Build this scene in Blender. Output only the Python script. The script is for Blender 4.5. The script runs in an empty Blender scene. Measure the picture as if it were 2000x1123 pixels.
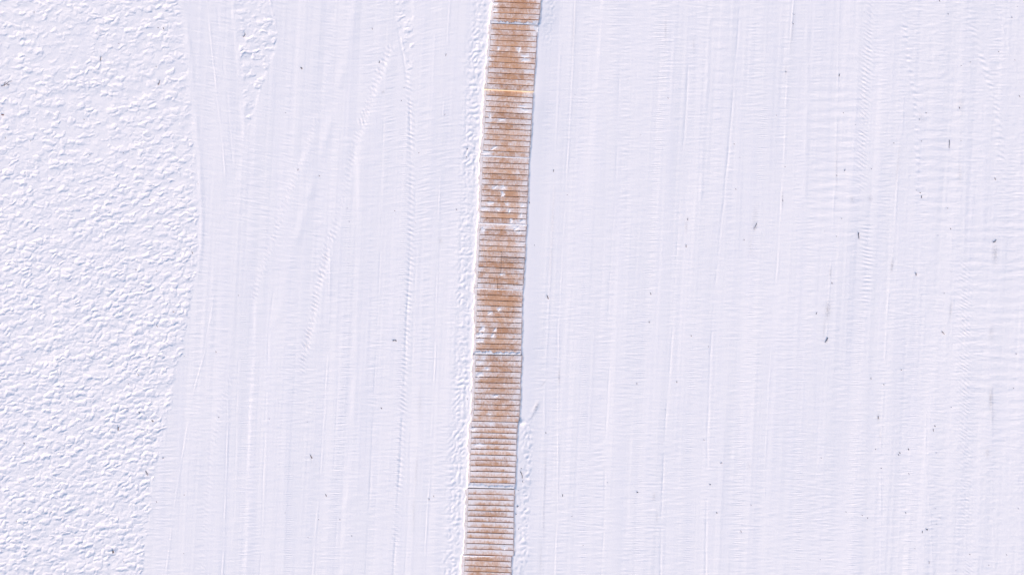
import bpy, math, random
import numpy as np
R = math.radians
C = bpy.context.scene.collection
S = 0.0125                      # metres per photograph pixel (2000 x 1123)
def wx(px): return (px - 1000.0) * S
def wy(py): return (561.5 - py) * S

# ------------------------------------------------------------------ camera, sky, sun, exposure
sc = bpy.context.scene
cam = bpy.data.cameras.new('camera'); cam.lens = 24; cam.sensor_width = 36
cam.clip_start = 0.1; cam.clip_end = 3000
camo = bpy.data.objects.new('camera', cam); C.objects.link(camo)
camo.location = (0, 0, 25.0 * 24 / 36); camo.rotation_euler = (0, 0, 0)
sc.camera = camo

SUN_EL = R(25.0)
SUN_DX, SUN_DY = 0.56, -0.83     # towards the sun, on the ground
w = bpy.data.worlds.new('World'); sc.world = w; w.use_nodes = True
nt = w.node_tree; bg = nt.nodes['Background']
sky = nt.nodes.new('ShaderNodeTexSky'); sky.sky_type = 'NISHITA'; sky.sun_disc = False
sky.sun_elevation = SUN_EL; sky.sun_rotation = math.atan2(SUN_DX, SUN_DY)
sky.air_density = 1.0; sky.dust_density = 2.0; sky.ozone_density = 1.0; sky.altitude = 0
nt.links.new(sky.outputs[0], bg.inputs[0]); bg.inputs[1].default_value = 0.15
sun = bpy.data.lights.new('sun', 'SUN'); sun.energy = 1.5; sun.angle = R(6); sun.color = (1.0, 0.80, 0.62)
suno = bpy.data.objects.new('sun', sun); C.objects.link(suno)
n_ = math.hypot(SUN_DX, SUN_DY)
from mathutils import Vector
sv = Vector((SUN_DX / n_ * math.cos(SUN_EL), SUN_DY / n_ * math.cos(SUN_EL), math.sin(SUN_EL)))
suno.rotation_euler = sv.to_track_quat('Z', 'Y').to_euler(); suno.location = (20, -20, 20)
sc.view_settings.view_transform = 'Standard'; sc.view_settings.look = 'None'
sc.view_settings.gamma = 1.0; sc.view_settings.use_curve_mapping = False
sc.view_settings.exposure = 0.58

# ------------------------------------------------------------------ helpers
def tag(o, label=None, cat=None, group=None, kind=None):
    if label: o['label'] = label
    if cat: o['category'] = cat
    if group: o['group'] = group
    if kind: o['kind'] = kind
    return o

def mesh_obj(name, verts, faces, mat, parent=None, smooth=False):
    me = bpy.data.meshes.new(name); me.from_pydata(verts, [], faces); me.update()
    if smooth: me.shade_smooth()
    if mat: me.materials.append(mat)
    o = bpy.data.objects.new(name, me); C.objects.link(o)
    if parent: o.parent = parent
    return o

_rs = np.random.RandomState(7)
PERM = _rs.permutation(4096).astype(np.int64)
GA = _rs.rand(4096) * 2 * np.pi
GX, GY = np.cos(GA), np.sin(GA)
def perlin(x, y, seed=0):
    x = np.asarray(x, float) + seed * 37.17; y = np.asarray(y, float) + seed * 91.73
    xi = np.floor(x).astype(np.int64); yi = np.floor(y).astype(np.int64)
    fx = x - xi; fy = y - yi
    def g(ix, iy, dx, dy):
        h = PERM[(PERM[ix & 4095] + iy) & 4095]
        return GX[h] * dx + GY[h] * dy
    u = fx * fx * fx * (fx * (fx * 6 - 15) + 10); v = fy * fy * fy * (fy * (fy * 6 - 15) + 10)
    a = g(xi, yi, fx, fy); b = g(xi + 1, yi, fx - 1, fy)
    c = g(xi, yi + 1, fx, fy - 1); d = g(xi + 1, yi + 1, fx - 1, fy - 1)
    return ((a + u * (b - a)) * (1 - v) + (c + u * (d - c)) * v) * 1.5
def worley(x, y, seed):
    """F1, F2 and a per-cell random number"""
    xi = np.floor(x).astype(np.int64); yi = np.floor(y).astype(np.int64)
    f1 = np.full(x.shape, 9.0); f2 = np.full(x.shape, 9.0); cid = np.zeros(x.shape)
    for dx in (-1, 0, 1):
        for dy in (-1, 0, 1):
            cx, cy = xi + dx, yi + dy
            h = PERM[(PERM[(cx + seed * 131) & 4095] + cy) & 4095]
            px = cx + (h & 63) / 63.0; py = cy + ((h >> 6) & 63) / 63.0
            d = np.sqrt((px - x) ** 2 + (py - y) ** 2)
            r = (PERM[(h + 977) & 4095]) / 4095.0
            n1 = d < f1
            f2 = np.where(n1, f1, np.minimum(f2, d)); cid = np.where(n1, r, cid); f1 = np.where(n1, d, f1)
    return f1, f2, cid
def sstep(a, b, x):
    t = np.clip((x - a) / (b - a), 0, 1); return t * t * (3 - 2 * t)
def interp(pts, y):            # x of a polyline [(x, y)...] at height y
    ys = [p[1] for p in pts]; xs = [p[0] for p in pts]
    return np.interp(y, ys, xs)

# ------------------------------------------------------------------ materials
def new_mat(name):
    m = bpy.data.materials.new(name); m.use_nodes = True
    return m, m.node_tree, m.node_tree.nodes['Principled BSDF']
def nd(nt, t, **kw):
    n = nt.nodes.new(t)
    for k, v in kw.items(): setattr(n, k, v)
    return n
def noise(nt, vec, scale, detail=3, rough=0.6):
    n = nd(nt, 'ShaderNodeTexNoise'); n.inputs['Scale'].default_value = scale
    n.inputs['Detail'].default_value = detail; n.inputs['Roughness'].default_value = rough
    nt.links.new(vec, n.inputs['Vector']); return n.outputs['Fac']
def mapping(nt, vec, scale, rot=(0, 0, 0)):
    n = nd(nt, 'ShaderNodeMapping'); n.inputs['Scale'].default_value = scale; n.inputs['Rotation'].default_value = rot
    nt.links.new(vec, n.inputs['Vector']); return n.outputs[0]
def ramp(nt, fac, a, b):
    n = nd(nt, 'ShaderNodeMapRange', interpolation_type='SMOOTHSTEP')
    n.inputs['From Min'].default_value = a; n.inputs['From Max'].default_value = b
    nt.links.new(fac, n.inputs['Value']); return n.outputs[0]
def mth(nt, op, a, b=None):
    n = nd(nt, 'ShaderNodeMath', operation=op)
    for i, v in enumerate((a, b)):
        if v is None: continue
        if isinstance(v, (int, float)): n.inputs[i].default_value = v
        else: nt.links.new(v, n.inputs[i])
    return n.outputs[0]
def mix(nt, fac, a, b):
    n = nd(nt, 'ShaderNodeMix', data_type='RGBA')
    for s, v in ((n.inputs[0], fac), (n.inputs[6], a), (n.inputs[7], b)):
        if isinstance(v, (int, float)): s.default_value = v
        elif isinstance(v, tuple): s.default_value = (*v, 1)
        else: nt.links.new(v, s)
    return n.outputs[2]
def pos(nt): return nd(nt, 'ShaderNodeNewGeometry').outputs['Position']
def attr(nt, name): return nd(nt, 'ShaderNodeAttribute', attribute_name=name).outputs['Fac']
SNOW = (0.92, 0.88, 0.905)

def snow_material(name, use_dirt):
    m, nt, b = new_mat(name)
    P = pos(nt)
    n1 = noise(nt, mapping(nt, P, (1.6, 0.10, 1)), 2.0, 4)            # long faint bands of harder snow
    n2 = noise(nt, mapping(nt, P, (0.5, 4.0, 1)), 3.0, 3)
    f = mth(nt, 'ADD', mth(nt, 'MULTIPLY', ramp(nt, n1, 0.35, 0.75), 0.5), mth(nt, 'MULTIPLY', ramp(nt, n2, 0.35, 0.75), 0.3))
    col = mix(nt, f, SNOW, (0.875, 0.845, 0.895))
    if use_dirt:
        d = attr(nt, 'dirt')
        g = noise(nt, P, 28.0, 3, 0.7)
        dd = mth(nt, 'MULTIPLY', d, ramp(nt, g, 0.30, 0.62))
        col = mix(nt, dd, col, (0.42, 0.40, 0.43))
    nt.links.new(col, b.inputs['Base Color'])
    b.inputs['Roughness'].default_value = 0.75; b.inputs['Specular IOR Level'].default_value = 0.15
    bp = nd(nt, 'ShaderNodeBump'); bp.inputs['Strength'].default_value = 0.5; bp.inputs['Distance'].default_value = 0.006
    gr = noise(nt, P, 45.0, 3, 0.7)
    nt.links.new(gr, bp.inputs['Height']); nt.links.new(bp.outputs[0], b.inputs['Normal'])
    return m
M_SNOW = snow_material('snow', True)
M_PATCH = snow_material('snow_loose', False)

def wood_material(name, dark, light, frosted=True):
    m, nt, b = new_mat(name)
    P0 = pos(nt); rnd = attr(nt, 'plank_tone')
    cmb = nd(nt, 'ShaderNodeCombineXYZ'); nt.links.new(mth(nt, 'MULTIPLY', rnd, 31.0), cmb.inputs[0]); nt.links.new(mth(nt, 'MULTIPLY', rnd, 17.0), cmb.inputs[2])
    va = nd(nt, 'ShaderNodeVectorMath', operation='ADD'); nt.links.new(P0, va.inputs[0]); nt.links.new(cmb.outputs[0], va.inputs[1]); P = va.outputs[0]
    grain = noise(nt, mapping(nt, P, (3.0, 45.0, 1)), 1.6, 5, 0.65)
    blot = noise(nt, P, 4.5, 4, 0.6)
    t = mth(nt, 'ADD', mth(nt, 'MULTIPLY', ramp(nt, grain, 0.3, 0.7), 0.40), mth(nt, 'MULTIPLY', ramp(nt, blot, 0.3, 0.7), 0.35))
    t = mth(nt, 'ADD', t, mth(nt, 'MULTIPLY', rnd, 0.45))
    col = mix(nt, t, dark, light)
    if frosted:
        fr = attr(nt, 'frost')
        k1 = noise(nt, P, 15.0, 4, 0.75); k2 = noise(nt, P0, 5.0, 3, 0.6)
        k3 = noise(nt, mapping(nt, P, (60.0, 9.0, 1)), 1.0, 3, 0.6)
        k = mth(nt, 'ADD', mth(nt, 'MULTIPLY', mth(nt, 'SUBTRACT', k1, 0.5), 1.25), mth(nt, 'MULTIPLY', mth(nt, 'SUBTRACT', k2, 0.5), 0.9))
        k = mth(nt, 'ADD', k, mth(nt, 'MULTIPLY', mth(nt, 'SUBTRACT', k3, 0.5), 0.7))
        f = ramp(nt, mth(nt, 'ADD', fr, k), 0.12, 1.0)
        col = mix(nt, mth(nt, 'MULTIPLY', f, 0.95), col, (0.88, 0.82, 0.84))
    nt.links.new(col, b.inputs['Base Color'])
    b.inputs['Roughness'].default_value = 0.8; b.inputs['Specular IOR Level'].default_value = 0.2
    bp = nd(nt, 'ShaderNodeBump'); bp.inputs['Strength'].default_value = 0.4; bp.inputs['Distance'].default_value = 0.003
    nt.links.new(grain, bp.inputs['Height']); nt.links.new(bp.outputs[0], b.inputs['Normal'])
    return m
M_WOOD = wood_material('weathered_wood', (0.40, 0.185, 0.10), (0.70, 0.42, 0.275))
M_SIDE = wood_material('side_wood', (0.40, 0.27, 0.22), (0.66, 0.52, 0.46))
M_FRESH = wood_material('fresh_wood', (0.78, 0.64, 0.44), (0.88, 0.77, 0.58), False)
M_JOIST = wood_material('joist_wood', (0.16, 0.10, 0.07), (0.24, 0.16, 0.11), False)
def flat_mat(name, c1, c2):
    m, nt, b = new_mat(name)
    nt.links.new(mix(nt, noise(nt, pos(nt), 60.0), c1, c2), b.inputs['Base Color']); b.inputs['Roughness'].default_value = 0.85
    return m
M_BARK = flat_mat('bark', (0.12, 0.10, 0.11), (0.24, 0.21, 0.22))
M_RED = flat_mat('dry_leaf', (0.16, 0.06, 0.04), (0.26, 0.11, 0.07))
M_GREY = flat_mat('grey_bark', (0.26, 0.24, 0.27), (0.42, 0.39, 0.43))

# ------------------------------------------------------------------ boardwalk layout (photograph pixels)
# top edge left (x, y), right (x, y); bottom edge left, right; deck height at top and bottom edge
SEC = [
 dict(tl=(964.5, -84), tr=(1063.5, -79.5), bl=(955.5, 45.0), br=(1054.0, 48.8), z0=-.030, z1=-.056),
 dict(tl=(953.4, 45.7), tr=(1051.6, 49.6), bl=(944.2, 173.0), br=(1043.6, 178.4), z0=-.026, z1=-.026),
 dict(tl=(943.4, 174.0), tr=(1043.0, 179.6), bl=(937.0, 304.2), br=(1035.4, 308.4), z0=-.055, z1=-.036),
 dict(tl=(936.4, 305.6), tr=(1034.8, 309.8), bl=(931.6, 435.0), br=(1029.6, 438.8), z0=-.034, z1=-.034),
 dict(tl=(931.4, 437.0), tr=(1030.0, 440.6), bl=(925.6, 562.6), br=(1022.8, 567.4), z0=-.034, z1=-.034),
 dict(tl=(925.2, 563.8), tr=(1022.4, 568.4), bl=(922.6, 692.2), br=(1019.6, 694.0), z0=-.036, z1=-.052),
 dict(tl=(922.6, 693.0), tr=(1020.6, 695.0), bl=(918.2, 821.8), br=(1015.2, 824.2), z0=-.028, z1=-.034),
 dict(tl=(914.6, 822.8), tr=(1012.0, 825.2), bl=(910.6, 953.2), br=(1007.6, 955.4), z0=-.038, z1=-.050),
 dict(tl=(908.0, 954.0), tr=(1006.0, 956.2), bl=(904.2, 1082.6), br=(1004.0, 1086.0), z0=-.028, z1=-.030),
 dict(tl=(901.2, 1084.0), tr=(1000.8, 1087.6), bl=(895.5, 1212.0), br=(994.8, 1216.0), z0=-.055, z1=-.036),
]
def sec_edges(y):
    """left and right edge of the boardwalk at photograph height y (arrays), and deck height"""
    ys, xl, xr, zz = [], [], [], []
    for s in SEC:
        ys += [s['tl'][1] + 2, s['bl'][1] + 1]; xl += [s['tl'][0], s['bl'][0]]; xr += [s['tr'][0], s['br'][0]]; zz += [s['z0'], s['z1']]
    L = np.interp(y, ys, xl); Rr = np.interp(y, ys, xr); Z = np.interp(y, ys, zz)
    up = y < ys[0]; dn = y > ys[-1]
    L = np.where(up, xl[0] - 0.07 * (y - ys[0]), L); Rr = np.where(up, xr[0] - 0.07 * (y - ys[0]), Rr)
    L = np.where(dn, xl[-1] - 0.045 * (y - ys[-1]), L); Rr = np.where(dn, xr[-1] - 0.045 * (y - ys[-1]), Rr)
    return L, Rr, Z
_ty = np.arange(-3000, 4000, 2.0); _tz = sec_edges(_ty)[2]
_k = np.exp(-(np.arange(-40, 41) * 2 / 26.0) ** 2); _tz = np.convolve(np.pad(_tz, 40, 'edge'), _k / _k.sum(), 'valid')

# ------------------------------------------------------------------ snow surface
EDGE = [(340, -300), (348, 0), (356, 50), (365, 120), (372, 200), (380, 300), (386, 420), (385, 480), (375, 560), (365, 620), (350, 700),
        (335, 760), (322, 830), (305, 900), (292, 980), (283, 1060), (275, 1123), (250, 1500)]
def rough_mask(X, Y):
    jag = perlin(X / 14, Y / 7, 3) * 7 * sstep(430, 560, Y) + perlin(X / 9, Y / 9, 4) * 4
    e = interp(EDGE, Y) + jag
    left = 1 - sstep(-5, 4, X - e)
    # the wedge between the two tracks at the top
    a = interp([(440, -300), (455, 0), (468, 110), (480, 250), (481, 265)], Y); b = interp([(500, -300), (528, 0), (541, 50), (541, 90), (525, 130), (505, 190), (490, 235), (482, 265)], Y)
    b = b + jag * 0.7
    wedge = sstep(-2, 5, X - a) * sstep(-2, 5, b - X) * (Y < 262)
    # the narrow strip beside the dotted ridge
    a2 = interp([(785, -300), (772, 0), (777, 60), (789, 100), (797, 135), (800, 160)], Y); b2 = interp([(812, -300), (807, 0), (806, 80), (804, 130), (801, 160)], Y)
    strip = sstep(-6, 6, X - a2 + jag) * sstep(-4, 4, b2 - X + jag) * (Y < 158)
    return left, wedge, strip

LINE_GAIN = 0.46; ZIP_GAIN = 0.85; FINE = 1.15
def profile_line(H, X, Y, pts, width, amp, kind, y0=None, y1=None, fade=25):
    """a long mark in the packed snow: 'ridge', 'groove' or 'step' (right side lower)"""
    ya, yb = pts[0][1], pts[-1][1]
    rows = (Y[:, 0] > ya - 1) & (Y[:, 0] < yb + 1)
    if not rows.any(): return
    i0, i1 = np.where(rows)[0][[0, -1]]
    xs = X[0]; lo = min(p[0] for p in pts) - width * 8; hi = max(p[0] for p in pts) + width * 8
    j0, j1 = np.searchsorted(xs, [lo, hi])
    if j1 <= j0: return
    sx = X[i0:i1 + 1, j0:j1]; sy = Y[i0:i1 + 1, j0:j1]
    c = interp(pts, sy) + perlin(sy / 60, sy * 0 + lo, 5) * 1.0
    d = (sx - c) / width
    f = np.ones_like(sy)
    if ya > 5: f = f * sstep(ya, ya + fade, sy)
    if yb < 1118: f = f * (1 - sstep(yb - fade, yb, sy))
    f = f * np.clip(0.75 + 1.3 * perlin(sy / 70, sy * 0 + lo * 1.3, 6) + 0.5 * perlin(sy / 18, sy * 0 + lo * 2.3, 7), 0.35 if width >= 4 else 0.08, 1.6)
    if kind == 'step': f = f * (0.62 if width < 5 else 0.5)
    elif width >= 3: f = f * 1.3
    if kind == 'ridge': h = np.exp(-d * d)
    elif kind == 'groove': h = -np.exp(-d * d)
    elif kind == 'gr': h = -np.exp(-d * d) * 1.0 + 0.5 * np.exp(-(d + 2.2) ** 2)
    else: h = -np.tanh(d) * np.exp(-(d / 5) ** 2)
    H[i0:i1 + 1, j0:j1] += LINE_GAIN * amp * f * h

def zipper(H, X, Y, pts, period, width, amp, slant, strength):
    """the stitched row of little slanted ridges a track edge leaves"""
    ya, yb = pts[0][1], pts[-1][1]
    rows = (Y[:, 0] > ya) & (Y[:, 0] < yb)
    if not rows.any(): return
    i0, i1 = np.where(rows)[0][[0, -1]]
    xs = X[0]; lo = min(p[0] for p in pts) - width * 4; hi = max(p[0] for p in pts) + width * 4
    j0, j1 = np.searchsorted(xs, [lo, hi])
    if j1 <= j0: return
    sx = X[i0:i1 + 1, j0:j1]; sy = Y[i0:i1 + 1, j0:j1]
    c = interp(pts, sy)
    d = (sx - c)
    env = np.exp(-(d / width) ** 2) * np.interp(sy, [s[0] for s in strength], [s[1] for s in strength])
    ph = (sy - slant * d) / period + perlin(sy / 40, d / 40, 8) * 0.5
    wv = np.cos(2 * np.pi * ph)
    amp_n = 0.7 + 0.9 * perlin(sy / 14, sx / 30, 9)
    H[i0:i1 + 1, j0:j1] += ZIP_GAIN * amp * env * amp_n * np.sign(wv) * np.abs(wv) ** 0.8

def tread(H, X, Y, pts, width, period, amp, wob=3.0):
    zipper(H, X, Y, pts, period, width, amp, 0.0, [(pts[0][1], 0), (pts[0][1] + 40, 1), (pts[-1][1] - 30, 1), (pts[-1][1] + 1, 0.6)])

def height(X, Y):
    L, Rr, ZD = sec_edges(Y); ZD = np.interp(Y, _ty, _tz)
    H = np.zeros_like(X)
    # broad undulation
    H += 0.010 * perlin(X / 260, Y / 420, 1) + 0.006 * perlin(X / 90, Y / 200, 2)
    left, wedge, strip = rough_mask(X, Y)
    rough = np.clip(left + wedge + strip, 0, 1)
    U = X + 0.05 * Y                                             # across the tracks
    smooth = 1 - rough
    # packed snow: long fine scratches and the cross-wise print of the tracks
    Hs = 0.0012 * perlin(U / 5.0, Y / 260, 11) + 0.0020 * perlin(U / 14, Y / 500, 12) + (0.0050 + 0.0035 * sstep(1050, 1500, X)) * perlin(U / 45, Y / 700, 13)
    lt = sstep(900, 600, X) * sstep(700, 300, Y)                  # the slanting track at the upper left
    Vv = Y - 0.20 * (X - 500) * lt
    band = 0.45 + 0.9 * np.clip(perlin(U / 22, Y / 300, 14) + 0.3, 0, 1)
    Hs += 0.0024 * band * perlin(X / 26, Vv / 3.4, 15) + 0.0006 * perlin(X / 34, Vv / 7.5, 16) + 0.0008 * perlin(X / 70, Vv / 18, 17)
    wash = sstep(1575, 1595, U * 0 + X) * (1 - sstep(1675, 1695, X)) * sstep(60, 200, Y) * (1 - sstep(430, 560, Y))
    wash += sstep(1785, 1800, X) * (1 - sstep(1870, 1890, X)) * sstep(100, 200, Y) * (1 - sstep(380, 520, Y))
    wash += sstep(1870, 1890, X) * sstep(380, 470, Y) * (1 - sstep(760, 900, Y))
    wash += 0.7 * sstep(1385, 1395, X) * (1 - sstep(1440, 1450, X)) * (1 - sstep(150, 300, Y))
    Hs *= FINE
    Hs += 0.0019 * wash * (0.8 + 0.6 * perlin(X / 50, Y / 30, 47)) * np.sin(2 * np.pi * (Y / 19.5 + 0.22 * perlin(X / 60, Y / 60, 18)))
    farr = sstep(1400, 1900, X)
    Hs += farr * (0.0012 * perlin(X / 6, Y / 5, 19) + 0.0015 * perlin(X / 12, Y / 12, 20))
    # rough, pitted snow
    wxp = X + 9 * perlin(X / 30, Y / 30, 21); wyp = Y + 6 * perlin(X / 30, Y / 30, 22)
    sh = wyp + 0.16 * X * sstep(300, 700, Y)
    r1 = 1 - np.abs(perlin(wxp / 25, sh / 14, 23)) * 1.6
    r2 = 1 - np.abs(perlin(wxp / 13, sh / 8, 24)) * 1.6
    r3 = perlin(X / 5.5, Y / 4.5, 25)
    low = sstep(150, 650, Y)
    patch = np.clip(0.75 + 0.8 * perlin(X / 95, Y / 70, 26), 0.25, 1.4)
    patch = patch * (0.55 + 0.55 * low)
    r1 = np.clip(r1, 0, 1); r2 = np.clip(r2, 0, 1)
    wx2 = X + 7 * perlin(X / 14, Y / 14, 51) + 3 * perlin(X / 7, Y / 7, 52); wy2 = Y + 4 * perlin(X / 14, Y / 14, 53) + 2.5 * perlin(X / 7, Y / 7, 54)
    wy2 = wy2 + 0.08 * X * low
    a1, b1, c1 = worley(wx2 / 16.5, wy2 / 10.5, 1)
    a2, b2, c2 = worley(wx2 / 9.0, wy2 / 6.5, 2)
    dens = np.clip(0.74 + 0.08 * low + (0.45 - 0.15 * low) * perlin(X / 85, Y / 60, 30), 0.3, 1.2)
    c1 = sstep(0.22 - 0.20 * low, 1.0, c1) ; c1 = c1 + (0.22 + 0.78 * c1 - c1) * low
    c2 = sstep(0.35, 1.0, c2)
    q1 = 1 - (a1 / np.maximum(b1, 1e-3)) ** 1.5; q2 = 1 - (a2 / np.maximum(b2, 1e-3)) ** 1.6
    Hr = 0.004 - (0.0205 + 0.005 * low) * q1 * c1 * dens - 0.0075 * q2 * c2
    Hr += 0.004 * (r1 ** 2.4 - 0.4) * patch * (0.3 + 0.7 * low) + 0.0007 * r3 + 0.005 * perlin(X / 30, Y / 22, 48)
    # rows where a machine crossed the rough snow, rising to the right
    Hr += 0.005 * perlin(X / 120, (Y + 0.35 * X) / 20, 28) * low
    H += Hs * smooth + Hr * np.clip(left + 1.0 * wedge + 0.9 * strip, 0, 1)
    # long marks -------------------------------------------------------
    A = lambda *a, **k: profile_line(H, X, Y, *a, **k)
    A([(x + 9, y) for x, y in EDGE if -1 < y < 600], 4.5, 0.010, 'groove')
    A([(449, -40), (451, 0), (462, 110), (469, 190), (474, 250), (476, 290)], 2.6, 0.016, 'step')
    A([(403, -40), (405, 0), (415, 100), (425, 190), (435, 280), (441, 350)], 1.3, 0.010, 'gr')
    A([(420, -40), (422, 0), (430, 80), (443, 180), (452, 290), (456, 330)], 1.3, 0.008, 'ridge')
    A([(524, -20), (530, 15), (537, 40), (542, 70)], 2.0, 0.012, 'groove')
    A([(696, 290), (698, 400), (695, 560), (692, 700), (686, 800), (680, 900), (672, 1010), (665, 1140)], 3.2, 0.013, 'step')
    A([(660, 980), (657, 1060), (650, 1140)], 1.5, 0.010, 'ridge')
    A([(752, 180), (746, 330), (745, 450), (738, 600), (732, 740), (725, 900), (720, 1000), (714, 1140)], 1.4, 0.008, 'ridge')
    A([(776, 40), (783, 90), (791, 130), (797, 175)], 2.2, 0.012, 'ridge')
    A([(880, -20), (875, 80), (868, 200), (862, 300), (857, 450), (853, 620), (850, 720), (843, 850), (838, 960), (832, 1060), (829, 1140)], 1.2, 0.010, 'gr')
    A([(850, 60), (845, 180), (838, 320)], 1.6, 0.006, 'groove')
    A([(644, 480), (644, 560), (643, 650), (638, 760), (630, 900), (620, 1010), (611, 1140)], 1.3, 0.007, 'gr')
    A([(663, 520), (661, 700), (655, 860), (650, 960)], 1.3, 0.005, 'ridge')
    A([(535, 560), (524, 660), (520, 760), (515, 900), (512, 1000), (508, 1140)], 1.2, 0.008, 'ridge')
    A([(498, 570), (496, 650), (489, 780), (485, 900), (484, 960), (477, 1140)], 2.2, 0.009, 'step')
    A([(446, 770), (444, 900), (440, 1000), (435, 1140)], 1.2, 0.010, 'gr')
    A([(466, 690), (462, 800), (458, 1000), (452, 1140)], 1.2, 0.006, 'ridge')
    A([(420, 560), (415, 600), (400, 690), (380, 760), (365, 840), (350, 930), (335, 1030), (323, 1140)], 1.1, 0.007, 'gr')
    A([(810, 200), (812, 500), (806, 700), (800, 900), (790, 1140)], 1.5, 0.004, 'ridge')
    # the broad track that sweeps from the top towards the lower left
    A([(660, -20), (650, 70), (625, 200), (600, 290), (575, 350), (545, 430), (520, 500), (500, 560), (494, 620)], 5, 0.012, 'step')
    A([(545, 60), (522, 160), (496, 240), (468, 330), (440, 420), (418, 520), (405, 600)], 6, 0.007, 'step')
    A([(778, 70), (752, 130), (722, 215), (697, 290), (678, 380), (661, 440), (646, 480), (628, 560), (611, 640), (599, 700)], 4.0, 0.011, 'step')
    A([(700, -20), (680, 90), (652, 220), (620, 330), (590, 430), (560, 540), (540, 640)], 9, 0.008, 'groove')
    # right of the boardwalk
    A([(1125, -20), (1121, 100), (1113, 250), (1105, 400), (1099, 500), (1092, 650), (1091, 740), (1090, 850), (1090, 1000), (1084, 1140)], 1.2, 0.009, 'gr')
    A([(1098, -20), (1092, 150), (1086, 300), (1080, 430), (1072, 600), (1064, 760), (1064, 900), (1058, 1140)], 1.6, 0.006, 'groove')
    A([(1178, -20), (1165, 130), (1158, 250), (1152, 350)], 2.4, 0.009, 'step')
    A([(1448, -20), (1438, 100), (1430, 200), (1422, 300), (1412, 400), (1400, 520), (1392, 620), (1387, 700), (1382, 850), (1380, 1000), (1377, 1140)], 1.8, 0.012, 'ridge')
    A([(1345, 120), (1334, 300), (1326, 420), (1318, 560), (1310, 700), (1303, 780), (1297, 880), (1292, 1000), (1289, 1140)], 1.6, 0.011, 'ridge')
    A([(1192, 700), (1182, 850), (1180, 1000), (1174, 1140)], 1.4, 0.010, 'ridge')
    A([(1395, -20), (1386, 60), (1382, 160), (1374, 260), (1368, 400)], 4.0, 0.008, 'groove')
    A([(1212, 100), (1207, 250), (1200, 400), (1190, 560), (1184, 700)], 1.6, 0.006, 'ridge')
    A([(1138, 620), (1134, 760), (1130, 900), (1128, 1140)], 5.0, 0.008, 'step')
    A([(1232, 840), (1229, 1000), (1227, 1140)], 3.0, 0.008, 'step')
    A([(1330, 850), (1327, 1000), (1325, 1140)], 3.5, 0.007, 'step')
    A([(1432, 860), (1429, 1000), (1426, 1140)], 3.0, 0.006, 'step')
    A([(1641, -20), (1637, 120), (1633, 300), (1626, 470), (1618, 600), (1608, 760)], 1.3, 0.008, 'groove')
    A([(1552, -20), (1546, 70), (1538, 140), (1533, 280), (1527, 400), (1520, 520), (1510, 640)], 1.5, 0.007, 'gr')
    A([(1770, 120), (1763, 250), (1755, 340), (1745, 480), (1735, 590), (1726, 740), (1720, 900), (1721, 1140)], 1.4, 0.007, 'groove')
    A([(1510, 640), (1502, 760), (1495, 900), (1489, 1140)], 1.3, 0.007, 'groove')
    A([(1808, 780), (1808, 900), (1818, 1010), (1823, 1140)], 1.4, 0.006, 'groove')
    A([(1935, 680), (1938, 800), (1938, 960), (1943, 1140)], 1.4, 0.006, 'groove')
    A([(1938, -20), (1943, 0), (1960, 60), (1980, 120), (1997, 175)], 1.4, 0.006, 'gr')
    A([(1812, 0), (1822, 60), (1830, 110)], 1.3, 0.005, 'groove')
    A([(1578, 40), (1577, 200), (1573, 350), (1570, 470)], 4.0, 0.007, 'groove')
    A([(1600, 880), (1590, 1000), (1586, 1140)], 1.4, 0.005, 'groove')
    # stitched track edges
    Z = lambda *a: zipper(H, X, Y, *a)
    Z([(770, 75), (745, 130), (715, 215), (690, 290), (672, 380), (655, 440), (640, 480), (622, 560), (605, 640), (593, 700), (589, 740)],
      8.6, 6.0, 0.011, 0.9, [(75, 0), (100, 1.2), (230, 1.3), (290, .5), (400, .5), (460, 1.2), (520, 1.7), (690, 1.5), (740, 0)])
    Z([(796, 140), (801, 220), (803, 350), (801, 500), (795, 620), (790, 750), (783, 880), (775, 1000), (767, 1140)],
      9.8, 6.0, 0.010, 0.7, [(140, .6), (180, 1), (360, .8), (480, 1.1), (800, .9), (1000, .5), (1140, .4)])
    A([(796, 140), (801, 220), (803, 350), (801, 500), (795, 620), (790, 750), (783, 880), (775, 1000), (767, 1140)], 2.0, 0.012, 'ridge')
    Z([(655, 70), (625, 200), (600, 290), (575, 350), (545, 430), (520, 500), (500, 560), (492, 600)], 8, 5.5, 0.007, 0.9, [(70, 0), (180, .6), (300, .8), (420, 1.3), (590, 1.3), (600, 0)])
    Z([(470, 690), (450, 740), (428, 810), (415, 870), (406, 960), (400, 1060), (395, 1140)], 9, 6, 0.006, 0.8, [(690, 0), (780, 1), (900, .7), (1140, .4)])
    Z([(1706, -20), (1697, 40), (1691, 130), (1686, 220), (1683, 330), (1684, 400)], 8.4, 9.0, 0.010, 0.8, [(-20, .8), (60, .9), (150, 1.2), (320, 1), (400, 0)])
    Z([(1765, 20), (1770, 80), (1777, 130), (1785, 180), (1790, 230), (1793, 320), (1795, 420)], 13, 4.0, 0.009, 0.6, [(20, .3), (60, .9), (320, .8), (420, 0)])
    Z([(1890, 20), (1905, 70), (1925, 140), (1945, 200), (1955, 280), (1965, 420)], 13, 6, 0.008, 0.7, [(20, .3), (90, 1), (280, .9), (420, 0)])
    Z([(1880, 440), (1885, 560), (1885, 680), (1884, 800), (1886, 960), (1890, 1140)], 8, 11, 0.007, 0.8, [(440, 0), (520, .6), (640, 1.2), (780, .9), (960, .5), (1140, .5)])
    Z([(1690, 400), (1694, 480), (1692, 560), (1684, 640)], 8, 10, 0.006, 0.2, [(400, 0), (460, 1), (560, 1), (640, 0)])
    # tread prints
    T = lambda *a: tread(H, X, Y, *a)
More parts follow.
